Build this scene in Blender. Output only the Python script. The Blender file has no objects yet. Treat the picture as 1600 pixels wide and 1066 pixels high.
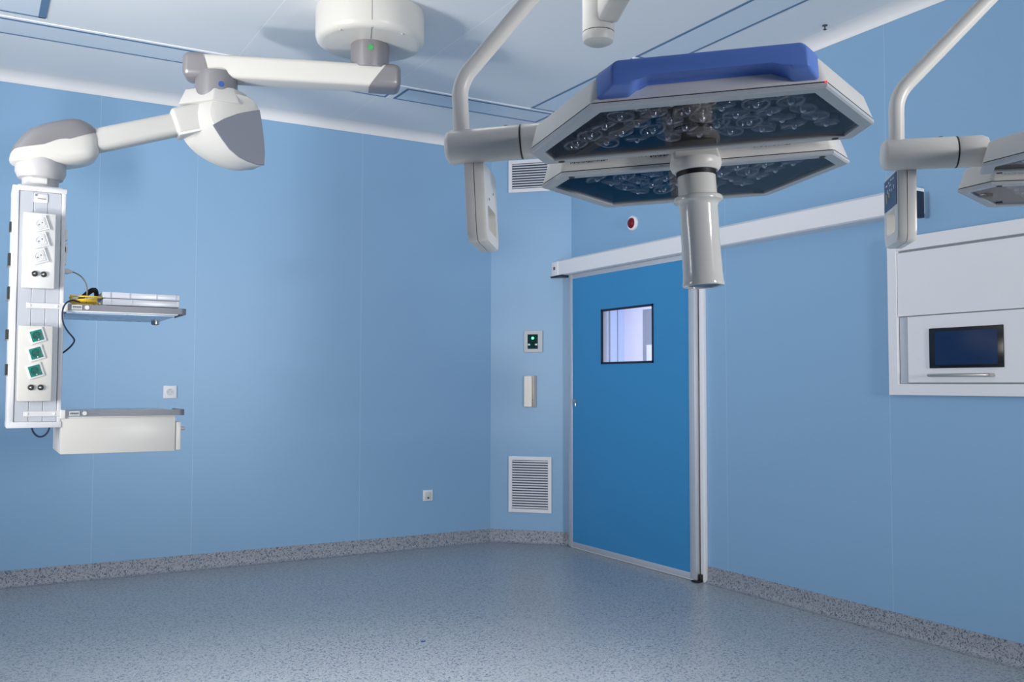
import bpy, bmesh, math, random
from mathutils import Vector, Matrix
random.seed(7)
S = bpy.context.scene
COL = S.collection
PI = math.pi

# ------------------------------------------------------------------ camera
cam_d = bpy.data.cameras.new('camera'); cam = bpy.data.objects.new('camera', cam_d); COL.objects.link(cam)
cam_d.sensor_width = 36.0; cam_d.lens = 1454.0/1600*36; cam_d.clip_start = 0.05
cam.matrix_world = Matrix(((0.8640, -0.0250, -0.5020, 0), (-0.5030, -0.0390, -0.8630, 0), (0.0020, 0.9990, -0.0470, 1.3), (0, 0, 0, 1)))
_q = cam.matrix_world.to_quaternion().normalized()
cam.matrix_world = Matrix.Translation((0, 0, 1.3)) @ _q.to_matrix().to_4x4()
S.camera = cam

# ------------------------------------------------------------------ world, lights, exposure
W = bpy.data.worlds.new('world'); S.world = W; W.use_nodes = True
W.node_tree.nodes['Background'].inputs[0].default_value = (0.55, 0.7, 1.0, 1)
W.node_tree.nodes['Background'].inputs[1].default_value = 0.05
S.view_settings.view_transform = 'Standard'; S.view_settings.look = 'None'
S.view_settings.gamma = 1; S.view_settings.use_curve_mapping = False
S.view_settings.exposure = 0.22

def area(name, loc, target, sx, sy, power, color=(1, 1, 1), spread=180):
    l = bpy.data.lights.new(name, 'AREA'); l.shape = 'RECTANGLE'; l.size = sx; l.size_y = sy
    l.energy = power; l.color = color; l.spread = math.radians(spread)
    o = bpy.data.objects.new(name, l); COL.objects.link(o); o.location = loc
    o.rotation_euler = (Vector(target)-Vector(loc)).to_track_quat('-Z', 'Y').to_euler()
    return o
area('left_key_light', (-2.9, 3.4, 1.75), (2.6, 5.4, 3.0), 2.0, 1.2, 75, (1.0, 0.985, 0.955), 105)  # key light added on the left, no known window there
area('ceiling_fill_light', (-2.3, 3.3, 0.85), (0.9, 5.3, 3.2), 0.3, 0.3, 15, (1.0, 0.985, 0.955), 80)  # unseen light added to brighten the ceiling and upper left wall
area('rear_fill_light', (3.0, -2.9, 1.75), (3.1, 6.4, 2.4), 0.6, 1.3, 60, (1.0, 0.98, 0.95), 105)  # fill light added behind the camera, not a known window
area('floor_fill_light', (0.9, 2.5, 3.29), (1.0, 2.7, 0), 1.2, 0.5, 26, (1.0, 0.99, 0.97), 75)  # unseen overhead light added to brighten the foreground floor
area('corridor_lamp', (5.2, 6.6, 2.6), (5.2, 6.6, 0), 1.2, 1.2, 56, (1, 0.97, 1.0))

# ------------------------------------------------------------------ materials
def lin(c):
    return tuple(((v/255)/12.92 if v/255 <= .04045 else ((v/255+.055)/1.055)**2.4) for v in c)+(1,)
def mat(name, rgb, rough=.5, metal=0., spec=.5, trans=0., emit=None, es=0., coat=0., ior=1.45, bump=0., bscale=300):
    m = bpy.data.materials.new(name); m.use_nodes = True
    nt = m.node_tree; b = nt.nodes['Principled BSDF']
    b.inputs['Base Color'].default_value = lin(rgb); b.inputs['Roughness'].default_value = rough
    b.inputs['Metallic'].default_value = metal; b.inputs['Specular IOR Level'].default_value = spec
    b.inputs['Transmission Weight'].default_value = trans; b.inputs['IOR'].default_value = ior
    b.inputs['Coat Weight'].default_value = coat
    if emit: b.inputs['Emission Color'].default_value = lin(emit); b.inputs['Emission Strength'].default_value = es
    # slight procedural surface variation
    n = nt.nodes.new('ShaderNodeTexNoise'); n.inputs['Scale'].default_value = bscale
    tc = nt.nodes.new('ShaderNodeTexCoord'); nt.links.new(tc.outputs['Object'], n.inputs['Vector'])
    if bump > 0:
        bp = nt.nodes.new('ShaderNodeBump'); bp.inputs['Strength'].default_value = bump; bp.inputs['Distance'].default_value = .002
        nt.links.new(n.outputs['Fac'], bp.inputs['Height']); nt.links.new(bp.outputs['Normal'], b.inputs['Normal'])
    else:
        mr = nt.nodes.new('ShaderNodeMapRange'); n.inputs['Scale'].default_value = 14
        mr.inputs['To Min'].default_value = max(0, rough-.02); mr.inputs['To Max'].default_value = rough+.02
        nt.links.new(n.outputs['Fac'], mr.inputs['Value']); nt.links.new(mr.outputs['Result'], b.inputs['Roughness'])
    return m

def seam_mat(name, rgb, axis, seams, rough=.4, seam_rgb=(200, 220, 240), bump=.06, half=.0016, amt=.35):
    """painted steel wall / ceiling panels: plain colour with thin joints at world coordinates"""
    m = mat(name, rgb, rough, bump=bump, bscale=900); nt = m.node_tree; b = nt.nodes['Principled BSDF']
    g = nt.nodes.new('ShaderNodeNewGeometry'); sp = nt.nodes.new('ShaderNodeSeparateXYZ')
    nt.links.new(g.outputs['Position'], sp.inputs[0])
    last = None
    for s in seams:
        a = nt.nodes.new('ShaderNodeMath'); a.operation = 'SUBTRACT'; a.inputs[1].default_value = s
        nt.links.new(sp.outputs[axis], a.inputs[0])
        c = nt.nodes.new('ShaderNodeMath'); c.operation = 'ABSOLUTE'; nt.links.new(a.outputs[0], c.inputs[0])
        d = nt.nodes.new('ShaderNodeMath'); d.operation = 'LESS_THAN'; d.inputs[1].default_value = half
        nt.links.new(c.outputs[0], d.inputs[0])
        if last is None: last = d
        else:
            e = nt.nodes.new('ShaderNodeMath'); e.operation = 'MAXIMUM'
            nt.links.new(last.outputs[0], e.inputs[0]); nt.links.new(d.outputs[0], e.inputs[1]); last = e
    k = nt.nodes.new('ShaderNodeMath'); k.operation = 'MULTIPLY'; k.inputs[1].default_value = amt
    nt.links.new(last.outputs[0], k.inputs[0])
    mx = nt.nodes.new('ShaderNodeMix'); mx.data_type = 'RGBA'
    mx.inputs['A'].default_value = lin(rgb); mx.inputs['B'].default_value = lin(seam_rgb)
    nt.links.new(k.outputs[0], mx.inputs['Factor']); nt.links.new(mx.outputs['Result'], b.inputs['Base Color'])
    return m

def vinyl(name, c0, c1, c2, scale, rough, t0, t1):
    """speckled sheet vinyl"""
    m = mat(name, c0, rough); nt = m.node_tree; b = nt.nodes['Principled BSDF']
    g = nt.nodes.new('ShaderNodeNewGeometry')
    def fleck(sc, lo, hi, off):
        mp = nt.nodes.new('ShaderNodeMapping'); mp.inputs['Location'].default_value = (off, off*.7, off*.3)
        nt.links.new(g.outputs['Position'], mp.inputs[0])
        n = nt.nodes.new('ShaderNodeTexNoise'); n.inputs['Scale'].default_value = sc; n.inputs['Detail'].default_value = 1.5
        n.inputs['Distortion'].default_value = 1.2
        nt.links.new(mp.outputs[0], n.inputs['Vector'])
        r = nt.nodes.new('ShaderNodeMapRange'); r.inputs['From Min'].default_value = lo; r.inputs['From Max'].default_value = hi
        nt.links.new(n.outputs['Fac'], r.inputs['Value']); return r
    f1 = fleck(scale, t0, t0+.03, 0); f2 = fleck(scale*1.3, t1, t1+.03, 5)
    m1 = nt.nodes.new('ShaderNodeMix'); m1.data_type = 'RGBA'; m1.inputs['A'].default_value = lin(c0); m1.inputs['B'].default_value = lin(c1)
    nt.links.new(f1.outputs[0], m1.inputs['Factor'])
    m2 = nt.nodes.new('ShaderNodeMix'); m2.data_type = 'RGBA'; m2.inputs['B'].default_value = lin(c2)
    nt.links.new(m1.outputs['Result'], m2.inputs['A']); nt.links.new(f2.outputs[0], m2.inputs['Factor'])
    nt.links.new(m2.outputs['Result'], b.inputs['Base Color'])
    return m

BLUE = (135, 173, 207)
M_wallA = seam_mat('blue_wall_panels_left', BLUE, 0, [.724, 1.363, 2.604], .38)
M_wallB = seam_mat('blue_wall_panels_right', BLUE, 1, [2.04, 3.279, 4.517], .38)
M_wall = mat('blue_wall_paint', BLUE, .38, bump=.06, bscale=900)
M_ceil = seam_mat('white_ceiling_panels', (226, 229, 232), 0, [1.382, 2.42], .45, (250, 250, 252), .03, .0022, .8)
M_ceilw = mat('white_cove', (220, 221, 224), .45)
M_floor = vinyl('blue_grey_vinyl_floor', (172, 177, 181), (108, 120, 136), (192, 196, 200), 80, .30, .55, .63)
M_base = vinyl('grey_vinyl_skirting', (156, 160, 168), (86, 96, 114), (172, 174, 180), 100, .45, .545, .66)
M_rear = mat('rear_wall_paint', (120, 160, 205), .5)
M_white = mat('white_coated_metal', (228, 228, 232), .38)
M_alum = mat('brushed_aluminium', (196, 200, 208), .38, metal=.35)
M_door = mat('blue_door_laminate', (58, 138, 192), .40, bump=.05, bscale=700)
M_black = mat('black_rubber', (18, 20, 26), .5)
M_dark = mat('dark_navy_gasket', (24, 34, 56), .45)
M_glass = mat('clear_glass', (245, 250, 255), .0, trans=1, ior=1.1)
M_corr = mat('corridor_white', (236, 234, 244), .6)
M_corrblue = mat('corridor_pale_blue', (188, 204, 236), .6)
M_corrgrey = mat('corridor_grey', (150, 156, 164), .6)
M_cream = mat('warm_white_plastic', (206, 204, 199), .33)
M_cream2 = mat('warm_white_plastic_satin', (190, 189, 186), .42)
M_gplast = mat('grey_metallic_plastic', (136, 134, 138), .34, metal=.25)
M_gcover = mat('slate_grey_plastic', (104, 108, 120), .42)
M_lamp = mat('light_grey_lacquer', (230, 227, 222), .33, bump=.05, bscale=500)
M_bezel = mat('pale_grey_bezel', (196, 200, 204), .36)
M_gap = mat('dark_joint', (60, 56, 54), .6)
M_blueh = mat('blue_handle_rubber', (98, 134, 214), .42, bump=.05, bscale=600)
M_cavity = mat('lamp_cavity', (92, 88, 88), .4, metal=.3)
M_lens = mat('clear_lens', (156, 154, 156), .16, metal=.8)
M_tip = mat('lens_tip', (250, 250, 250), .2, metal=1)
M_pane = mat('tinted_lamp_glass', (196, 204, 216), .0, trans=1, ior=1.12)
M_sleeve = mat('glossy_white_sleeve', (228, 227, 222), .16, coat=.4)
M_red = mat('red_status_light', (255, 60, 60), .4, emit=(255, 50, 50), es=1.3)
M_screen = mat('dark_blue_screen', (22, 46, 84), .12)
M_screen2 = mat('black_screen_bezel', (14, 16, 24), .2)
M_panelblue = mat('navy_membrane_keypad', (34, 58, 98), .35)
M_ink = mat('dark_print', (70, 72, 78), .5)
M_pale = mat('pale_print', (214, 220, 226), .5)
M_yell = mat('yellow_print', (214, 196, 110), .5)
M_colw = mat('white_column_profile', (214, 214, 218), .35)
M_colg = mat('silver_column_panel', (194, 198, 206), .36, metal=.25)
M_groove = mat('column_groove', (150, 154, 162), .5)
M_green = mat('green_socket', (28, 120, 108), .38)
M_sockw = mat('white_socket', (216, 216, 216), .3)
M_steel = mat('stainless_steel', (200, 196, 190), .28, metal=.9)
M_conn = mat('black_connector', (50, 56, 56), .35)
M_cable = mat('dark_navy_cable', (22, 40, 70), .45)
M_gcable = mat('grey_cable', (126, 124, 122), .5)
M_yellow = mat('yellow_cable', (250, 208, 60), .4)
M_rail = mat('grey_rail_plastic', (122, 124, 132), .36)
M_silver = mat('silver_case', (204, 208, 218), .34, metal=.2)
M_diff = mat('unlit_diffuser', (210, 220, 230), .30)
M_recess = mat('slate_recess_shade', (92, 122, 154), .45)  # dark slate band paints in the shade of a recessed frame
M_greenled = mat('green_led', (120, 255, 180), .4, emit=(70, 255, 150), es=7)
M_redglass = mat('dark_red_lens', (110, 12, 26), .12)
M_slot = mat('vent_shadow_gap', (52, 66, 92), .6)
M_grn = mat('green_dot', (60, 170, 90), .5)
M_blu = mat('blue_dot', (50, 90, 160), .5)
M_glowpane = mat('added_glow_pane', (235, 240, 250), .3, emit=(235, 242, 255), es=.5)  # glowing pane for the added windows out of view

def thin_glass(m, tint, ior):
    """thin pane: tinted see-through with a Fresnel mirror reflection"""
    nt = m.node_tree; nt.nodes.clear()
    out = nt.nodes.new('ShaderNodeOutputMaterial'); mx = nt.nodes.new('ShaderNodeMixShader')
    ge = nt.nodes.new('ShaderNodeNewGeometry'); dt = nt.nodes.new('ShaderNodeVectorMath'); dt.operation = 'DOT_PRODUCT'
    nt.links.new(ge.outputs['Normal'], dt.inputs[0]); nt.links.new(ge.outputs['Incoming'], dt.inputs[1])
    def op(kind, a, b=None):
        n = nt.nodes.new('ShaderNodeMath'); n.operation = kind
        for i, v in enumerate((a, b)):
            if v is None: continue
            if isinstance(v, (int, float)): n.inputs[i].default_value = v
            else: nt.links.new(v, n.inputs[i])
        return n.outputs[0]
    # Schlick reflectance of one face, the same from either side
    fac = op('ADD', op('MULTIPLY', op('POWER', op('SUBTRACT', 1.0, op('ABSOLUTE', dt.outputs['Value'])), 5.0), ior), .02)
    tr = nt.nodes.new('ShaderNodeBsdfTransparent'); tr.inputs[0].default_value = lin(tint)
    gl = nt.nodes.new('ShaderNodeBsdfGlossy'); gl.inputs['Roughness'].default_value = 0.0
    nt.links.new(fac, mx.inputs[0]); nt.links.new(tr.outputs[0], mx.inputs[1]); nt.links.new(gl.outputs[0], mx.inputs[2])
    nt.links.new(mx.outputs[0], out.inputs['Surface'])
thin_glass(M_pane, (226, 227, 230), .42)
thin_glass(M_glass, (244, 246, 250), .35)
# ------------------------------------------------------------------ helpers
def newbm(): return bmesh.new()
def box(bm, x0, x1, y0, y1, z0, z1, bev=0, seg=2, mtx=None):
    v = [bm.verts.new((x, y, z)) for x in (x0, x1) for y in (y0, y1) for z in (z0, z1)]
    f = [(0, 1, 3, 2), (4, 6, 7, 5), (0, 4, 5, 1), (2, 3, 7, 6), (0, 2, 6, 4), (1, 5, 7, 3)]
    fs = [bm.faces.new([v[i] for i in q]) for q in f]
    if bev:
        es = list({e for q in fs for e in q.edges})
        r = bmesh.ops.bevel(bm, geom=es, offset=bev, segments=seg, affect='EDGES', profile=.5)
        v = list({w for q in r['faces'] for w in q.verts} | {w for w in v if w.is_valid})
    if mtx is not None: bmesh.ops.transform(bm, matrix=mtx, verts=v)
    return v
def bxm(*a, **k):
    bm = newbm(); box(bm, *a, **k); return bm
def ring_bridge(bm, A, B):
    n = len(A)
    for i in range(n): bm.faces.new((A[i], A[(i+1) % n], B[(i+1) % n], B[i]))
def tube(bm, pts, r, n=14, cap=True, smooth_path=0):
    P = [Vector(p) for p in pts]
    for _ in range(smooth_path):
        Q = [P[0]]
        for a, b in zip(P, P[1:]): Q += [a.lerp(b, .25), a.lerp(b, .75)]
        P = Q+[P[-1]]
    if isinstance(r, list) and len(r) != len(P):
        r = [r[min(len(r)-1, int(i/(len(P)-1)*(len(r)-1)+.5))] for i in range(len(P))]
    rings = []; up = Vector((0, 0, 1)); t0 = (P[1]-P[0]).normalized()
    if abs(t0.dot(up)) > .95: up = Vector((1, 0, 0))
    nrm = t0.cross(up).normalized()
    for i, p in enumerate(P):
        t = (P[min(i+1, len(P)-1)]-P[max(i-1, 0)]).normalized()
        nrm = (nrm-t*nrm.dot(t)).normalized(); b = t.cross(nrm)
        rr = r[i] if isinstance(r, (list, tuple)) else r
        rings.append([bm.verts.new(p+(nrm*math.cos(k*2*PI/n)+b*math.sin(k*2*PI/n))*rr) for k in range(n)])
    for A, B in zip(rings, rings[1:]): ring_bridge(bm, A, B)
    if cap: bm.faces.new(rings[0][::-1]); bm.faces.new(rings[-1])
def lathe(bm, prof, c=(0, 0, 0), axis='z', n=32, mtx=None):
    """prof: list of (radius, height); closed at ends by caps"""
    rings = []; c = Vector(c); vs = []
    for r, h in prof:
        ring = []
        for k in range(n):
            a, b = r*math.cos(2*PI*k/n), r*math.sin(2*PI*k/n)
            p = {'z': (a, b, h), 'x': (h, a, b), 'y': (b, h, a)}[axis]
            ring.append(bm.verts.new(c+Vector(p)))
        rings.append(ring); vs += ring
    for A, B in zip(rings, rings[1:]): ring_bridge(bm, A, B)
    bm.faces.new(rings[0][::-1]); bm.faces.new(rings[-1])
    if mtx is not None: bmesh.ops.transform(bm, matrix=mtx, verts=vs)
def prism(bm, poly, h0, h1, axis='z', bev=0, top=None, seg=2):
    """poly of 2-D points extruded along axis; axis z:(a,b,h) y:(a,h,b) x:(h,a,b)"""
    f = {'z': lambda a, b, h: (a, b, h), 'y': lambda a, b, h: (a, h, b), 'x': lambda a, b, h: (h, a, b)}[axis]
    A = [bm.verts.new(f(a, b, h0)) for a, b in poly]; B = [bm.verts.new(f(a, b, h1)) for a, b in (top or poly)]
    ring_bridge(bm, A, B); fs = [bm.faces.new(A[::-1]), bm.faces.new(B)]
    if bev:
        es = list({e for v in A+B for e in v.link_edges})
        bmesh.ops.bevel(bm, geom=es, offset=bev, segments=seg, affect='EDGES', profile=.5)
def inset(poly, d):
    n = len(poly); out = []
    cx = sum(p[0] for p in poly)/n; cy = sum(p[1] for p in poly)/n
    L = []
    for i in range(n):
        a, b = Vector(poly[i]), Vector(poly[(i+1) % n]); t = (b-a).normalized(); nn = Vector((-t.y, t.x))
        if nn.dot(Vector((cx, cy))-a) < 0: nn = -nn
        L.append((a+nn*d, t))
    for i in range(n):
        (p, t), (q, s) = L[i-1], L[i]
        det = t.x*(-s.y)+s.x*t.y; w = q-p
        k = (w.x*(-s.y)+s.x*w.y)/det
        out.append(tuple(p+t*k))
    return out
def obj(name, bm, m, parent=None, smooth=True, ang=35, mtx=None):
    bmesh.ops.remove_doubles(bm, verts=bm.verts, dist=1e-6)
    bmesh.ops.recalc_face_normals(bm, faces=bm.faces)
    me = bpy.data.meshes.new(name); bm.to_mesh(me); bm.free()
    if smooth:
        for p in me.polygons: p.use_smooth = True
        me.set_sharp_from_angle(angle=math.radians(ang))
    if m: me.materials.append(m)
    o = bpy.data.objects.new(name, me); COL.objects.link(o)
    if parent: o.parent = parent
    if mtx is not None: o.matrix_local = mtx
    return o
def tag(o, label, cat, group=None):
    o['label'] = label; o['category'] = cat
    if group: o['group'] = group
    return o
def thing(name, label, cat, loc=(0, 0, 0), mtx=None, group=None):
    o = bpy.data.objects.new(name, None); COL.objects.link(o); o.empty_display_size = .05
    if mtx is not None: o.matrix_world = mtx
    else: o.location = loc
    return tag(o, label, cat, group)
def struct(name, bm, m, parent=None, **k):
    o = obj(name, bm, m, parent, **k)
    if not parent: o['kind'] = 'structure'
    return o
def T(x, y, z): return Matrix.Translation((x, y, z))

# ------------------------------------------------------------------ the room
XL, YR, YA, XB, ZC, ZW = -3.0, -3.0, 6.80, 4.236, 3.32, 3.255
CA, CB = Vector((3.752, YA)), Vector((XB, 6.316))     # chamfered corner

struct('floor', bxm(XL-.1, 6.6, YR-.1, 9.0, -.1, 0), M_floor)
struct('ceiling', bxm(XL-.1, XB+.1, YR-.1, YA+.1, ZC, ZC+.1), M_ceil)
struct('wall_left', bxm(XL, CA.x+.05, YA, YA+.1, 0, ZC), M_wallA)
# right wall with the doorway behind the sliding leaf
bm = newbm()
box(bm, XB, XB+.1, YR, 4.86, 0, ZC); box(bm, XB, XB+.1, 4.86, 6.20, 2.12, ZC); box(bm, XB, XB+.1, 6.20, 6.5, 0, ZC)
struct('wall_right', bm, M_wallB)
bm = newbm(); prism(bm, [tuple(CA), tuple(CB), (CB.x+.07, CB.y+.07), (CA.x+.07, CA.y+.07)], 0, ZC)
struct('wall_corner', bm, M_wall)
# rear and far-left walls, behind the camera, each with an added glowing window
bm = newbm()
box(bm, XL-.1, XL, YR, YA+.1, 0, 1.35); box(bm, XL-.1, XL, YR, YA+.1, 2.65, ZC)
box(bm, XL-.1, XL, YR, 2.3, 1.35, 2.65); box(bm, XL-.1, XL, 4.5, YA+.1, 1.35, 2.65)
struct('wall_far_left', bm, M_rear)
bm = newbm()
box(bm, XL-.1, XB+.1, YR-.1, YR, 0, 1.1); box(bm, XL-.1, XB+.1, YR-.1, YR, 2.4, ZC)
box(bm, XL-.1, 2.0, YR-.1, YR, 1.1, 2.4); box(bm, 4.0, XB+.1, YR-.1, YR, 1.1, 2.4)
struct('wall_rear', bm, M_rear)
w = struct('added_window_1', bxm(XL-.09, XL-.07, 2.3, 4.5, 1.35, 2.65), M_glowpane)
bm = newbm()
for y in (2.3, 3.38, 4.46): box(bm, XL-.06, XL, y, y+.04, 1.35, 2.65)
for z in (1.35, 2.61): box(bm, XL-.06, XL, 2.3, 4.5, z, z+.04)
obj('added_window_frame', bm, M_white, w)
w = struct('added_window_2', bxm(2.0, 4.0, YR-.09, YR-.07, 1.1, 2.4), M_glowpane)
bm = newbm()
for x in (2.0, 2.98, 3.96): box(bm, x, x+.04, YR-.06, YR, 1.1, 2.4)
for z in (1.1, 2.36): box(bm, 2.0, 4.0, YR-.06, YR, z, z+.04)
obj('added_window_frame', bm, M_white, w)

# cove between wall and ceiling, and coved skirting: a 2-D profile swept along the wall line
def sweep(bm, line, prof):
    """line: 2-D points with the room on the left-hand side; prof: (out, z)"""
    P = [Vector(p) for p in line]; rings = []
    for i, p in enumerate(P):
        ts = []
        if i > 0: ts.append((p-P[i-1]).normalized())
        if i < len(P)-1: ts.append((P[i+1]-p).normalized())
        ns = [Vector((-t.y, t.x)) for t in ts]; n = ns[0] if len(ns) == 1 else (ns[0]+ns[1]).normalized()
        k = 1/n.dot(ns[0])
        rings.append([bm.verts.new((p.x+n.x*o*k, p.y+n.y*o*k, z)) for o, z in prof])
    for A, B in zip(rings, rings[1:]): ring_bridge(bm, A, B)
    bm.faces.new(rings[0][::-1]); bm.faces.new(rings[-1])
wl_all = [(XB, YR), tuple(CB), tuple(CA), (XL, YA)]       # room on the left when walking this way
R = .075
arc = [(R-R*math.sin(a), ZC-R+R*math.cos(a)) for a in [i*PI/2/8 for i in range(9)]]   # from ceiling end to wall
prof = [(-.01, ZW), (.004, ZW)]+[(.004+(R-R*math.cos(a)), ZC-(R-R*math.sin(a))*.87-.0) for a in [i*PI/2/8 for i in range(9)]]+[(.085, ZC+.005), (-.01, ZC+.005)]
bm = newbm(); sweep(bm, wl_all, prof); struct('trim_1', bm, M_ceilw, ang=60)
def skirting(name, line):
    r = .03
    p = [(-.005, .107), (.004, .107)]+[(.004+r-r*math.cos(a), r-r*math.sin(a)+.0015) for a in [i*PI/2/6 for i in range(7)]]+[(.055, .001), (.055, -.004), (-.005, -.004)]
    bm = newbm(); sweep(bm, line, p); struct(name, bm, M_base, ang=60)
skirting('baseboard_left', [tuple(CA), (XL, YA)])
skirting('baseboard_corner', [tuple(CB+Vector((-.012, .012))), tuple(CA)])
skirting('baseboard_right', [(XB, YR), (XB, 4.705)])

# ------------------------------------------------------------------ corridor behind the door
bm = newbm()
box(bm, 6.2, 6.3, 4.0, 8.3, 0, 3.0); box(bm, XB+.1, 6.3, 3.9, 4.0, 0, 3.0)
box(bm, 4.3, 6.3, 4.0, 8.3, 3.0, 3.1); box(bm, 4.0, 4.336, 6.9, 8.3, 0, 3.0)
struct('wall_corridor', bm, M_corr)
struct('wall_corridor_end', bxm(4.2, 6.3, 8.2, 8.3, 0, 3.0), M_corrblue)
bm = newbm(); box(bm, 5.93, 5.95, 8.18, 8.2, 0, 3.0); box(bm, 5.985, 5.995, 8.18, 8.2, 0, 3.0)
box(bm, 6.10, 6.105, 8.19, 8.2, 0, 3.0)
struct('trim_3', bm, M_corrgrey)
d2 = struct('door_2', bxm(6.185, 6.2, 7.10, 7.86, 0, 2.10), M_corrgrey)
obj('door_panel', bxm(6.178, 6.185, 7.14, 7.79, 0, 1.72), M_corr, d2)

# ------------------------------------------------------------------ sliding door
XF, XK = 4.176, 4.222
Y0, Y1, Z0, Z1 = 4.752, 6.262, .012, 2.185
wy0, wy1, wz0, wz1 = 5.185, 5.818, 1.455, 1.875
bm = newbm()
box(bm, XF, XK, Y0+.055, wy0, Z0+.03, Z1-.02); box(bm, XF, XK, wy1, Y1-.03, Z0+.03, Z1-.02)
box(bm, XF, XK, wy0, wy1, Z0+.03, wz0); box(bm, XF, XK, wy0, wy1, wz1, Z1-.02)
door = struct('door_1', bm, M_door, smooth=False)
bm = newbm()
box(bm, XF-.004, XK+.003, Y0, Y0+.058, Z0, Z1, .002); box(bm, XF-.005, XK+.003, Y1-.050, Y1, Z0, Z1, .002)
box(bm, XF-.003, XK+.003, Y0+.05, Y1-.02, Z0, Z0+.04, .002); box(bm, XF-.003, XK+.003, Y0+.05, Y1-.02, Z1-.035, Z1, .002)
obj('leaf_frame', bm, M_alum, door)
bm = newbm(); g = .016
for a in ((wy0, wy1, wz0, wz0+g), (wy0, wy1, wz1-g, wz1), (wy0, wy0+g, wz0, wz1), (wy1-g, wy1, wz0, wz1)):
    box(bm, XF-.004, XF+.008, *a)
wf = obj('window_gasket', bm, M_dark, door, smooth=False)
obj('window_pane', bxm(XF+.002, XF+.006, wy0+.01, wy1-.01, wz0+.01, wz1-.01), M_glass, wf, smooth=False)
bm = newbm(); g = .006
for a in ((wy0, wy1, wz0, wz0+g), (wy0, wy1, wz1-g, wz1), (wy0, wy0+g, wz0, wz1), (wy1-g, wy1, wz0, wz1)):
    box(bm, XF+.008, XK+.001, *a)
obj('window_liner', bm, M_white, door, smooth=False)
lk = newbm(); lathe(lk, [(.016, 0), (.016, -.008), (.006, -.009)], (XF, 6.174, 1.170), 'x', 20)
box(lk, XF-.006, XF, 6.162, 6.186, 1.125, 1.155, .003)
obj('door_lock', lk, M_steel, door)
bm = newbm(); box(bm, XF-.03, XF+.03, Y0-.035, Y0+.02, .002, .012, .003); box(bm, XF+.01, XF+.035, Y0-.03, Y0-.005, .002, .05, .004)
obj('floor_guide', bm, M_black, door)
bm = newbm(); box(bm, XF+.004, XK-.004, Y0+.02, Y1-.02, .003, Z0, 0); obj('gap_light_strip', bm, M_white, door)  # white strip painted in for light leaking under the leaf
bm = newbm(); box(bm, 4.205, XB, 4.706, 4.742, 0, 2.18, .002)
jb = struct('trim_2', bm, M_white)
obj('jamb_groove', bxm(4.206, 4.236, 4.742, 4.748, 0, 2.18), M_ink, jb)
# overhead rail
rail = thing('sliding_door_rail', 'long white overhead rail box above the blue sliding door on the right wall', 'door rail', (4.18, 4.7, 2.24))
def rl(name, bm, m, parent=rail, **k): return obj(name, bm, m, parent, mtx=T(-4.18, -4.7, -2.24), **k)
bm = newbm(); prism(bm, [(XB, 2.315), (4.14, 2.315), (4.12, 2.300), (4.12, 2.192), (4.135, 2.186), (XB, 2.186)], 3.05, 6.40, 'y')
rl('rail_cover', bm, M_white, smooth=False)
e = rl('end_cap', bxm(4.113, 4.17, 6.335, 6.432, 2.188, 2.304, .004), M_white)
bm = newbm(); box(bm, 4.1115, 4.1135, 6.372, 6.397, 2.237, 2.262)
x = obj('maker_mark', bm, M_ink, e)
bm = newbm(); box(bm, 4.11, 4.21, 6.27, 6.435, 2.174, 2.187)
rl('end_bracket', bm, M_dark)
rl('end_block', bxm(4.122, 4.195, 3.02, 3.05, 2.155, 2.29, .003), M_dark)

# ------------------------------------------------------------------ grilles, switches and sockets on the corner wall
ct = (CB-CA).normalized()
inw = Vector((ct.y, -ct.x))                            # into the room
if inw.dot(Vector((0, 0))-CA) < 0: inw = -inw
CM = Matrix(((ct.x, -inw.x, 0, CA.x), (ct.y, -inw.y, 0, CA.y), (0, 0, 1, 0), (0, 0, 0, 1)))   # local x along wall, -y into room
def on_corner(name, label, cat, s, z): return thing(name, label, cat, mtx=CM @ T(s, 0, z))
def on_A(name, label, cat, x, z): return thing(name, label, cat, mtx=T(x, YA, z))
def grille(name, label, s0, s1, z0, z1, n, b=.03):
    w, h = s1-s0, z1-z0
    t = on_corner(name, label, 'vent', s0, z0)
    bm = newbm()
    for a in ((0, b, 0, h), (w-b, w, 0, h), (b, w-b, 0, b), (b, w-b, h-b, h)): box(bm, a[0], a[1], -.014, 0, a[2], a[3], .0015, 1)
    obj('frame', bm, M_white, t)
    obj('duct_backing', bxm(b, w-b, -.003, -.001, b, h-b), M_slot, t, smooth=False)
    p = (h-2*b)/n
    for i in range(n):
        z = b+p*(i+.5); bm = newbm()
        prism(bm, [(-.012, z-p*.16), (-.0105, z-p*.24), (-.003, z+p*.20), (-.0045, z+p*.30)], b, w-b, 'x')
        obj('slat', bm, M_white, t, smooth=False)
grille('air_vent', 'white wall air grille high up, half hidden behind the large surgical light', .152, .515, 2.900, 3.172, 10)
grille('air_vent', 'tall white wall air grille low down above the skirting', .158, .520, .252, .709, 19)
t = on_corner('fan_control_switch', 'grey framed square switch with a glowing green light', 'switch', .366, 1.655)
bm = newbm(); box(bm, -.079, .079, -.016, 0, -.09, .09, .004); fr = obj('frame', bm, M_bezel, t)
obj('display', bxm(-.046, .040, -.019, -.012, -.062, .058), mat('dark_green_display', (8, 52, 50), .6, spec=.1), t, smooth=False)
bm = newbm(); lathe(bm, [(.010, 0), (.009, -.004), (.004, -.006)], (-.003, -.019, .026), 'y', 16); obj('green_light', bm, M_greenled, t)
for x in (-.034, .027): obj('key', bxm(x-.010, x+.010, -.022, -.018, -.034, -.020, .001), M_pale, t)
t = on_corner('elbow_switch', 'narrow upright stainless steel elbow switch below the green-lit switch', 'switch', .339, 1.243)
obj('plate', bxm(-.048, .052, -.012, 0, -.13, .13, .002), M_steel, t)
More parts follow.
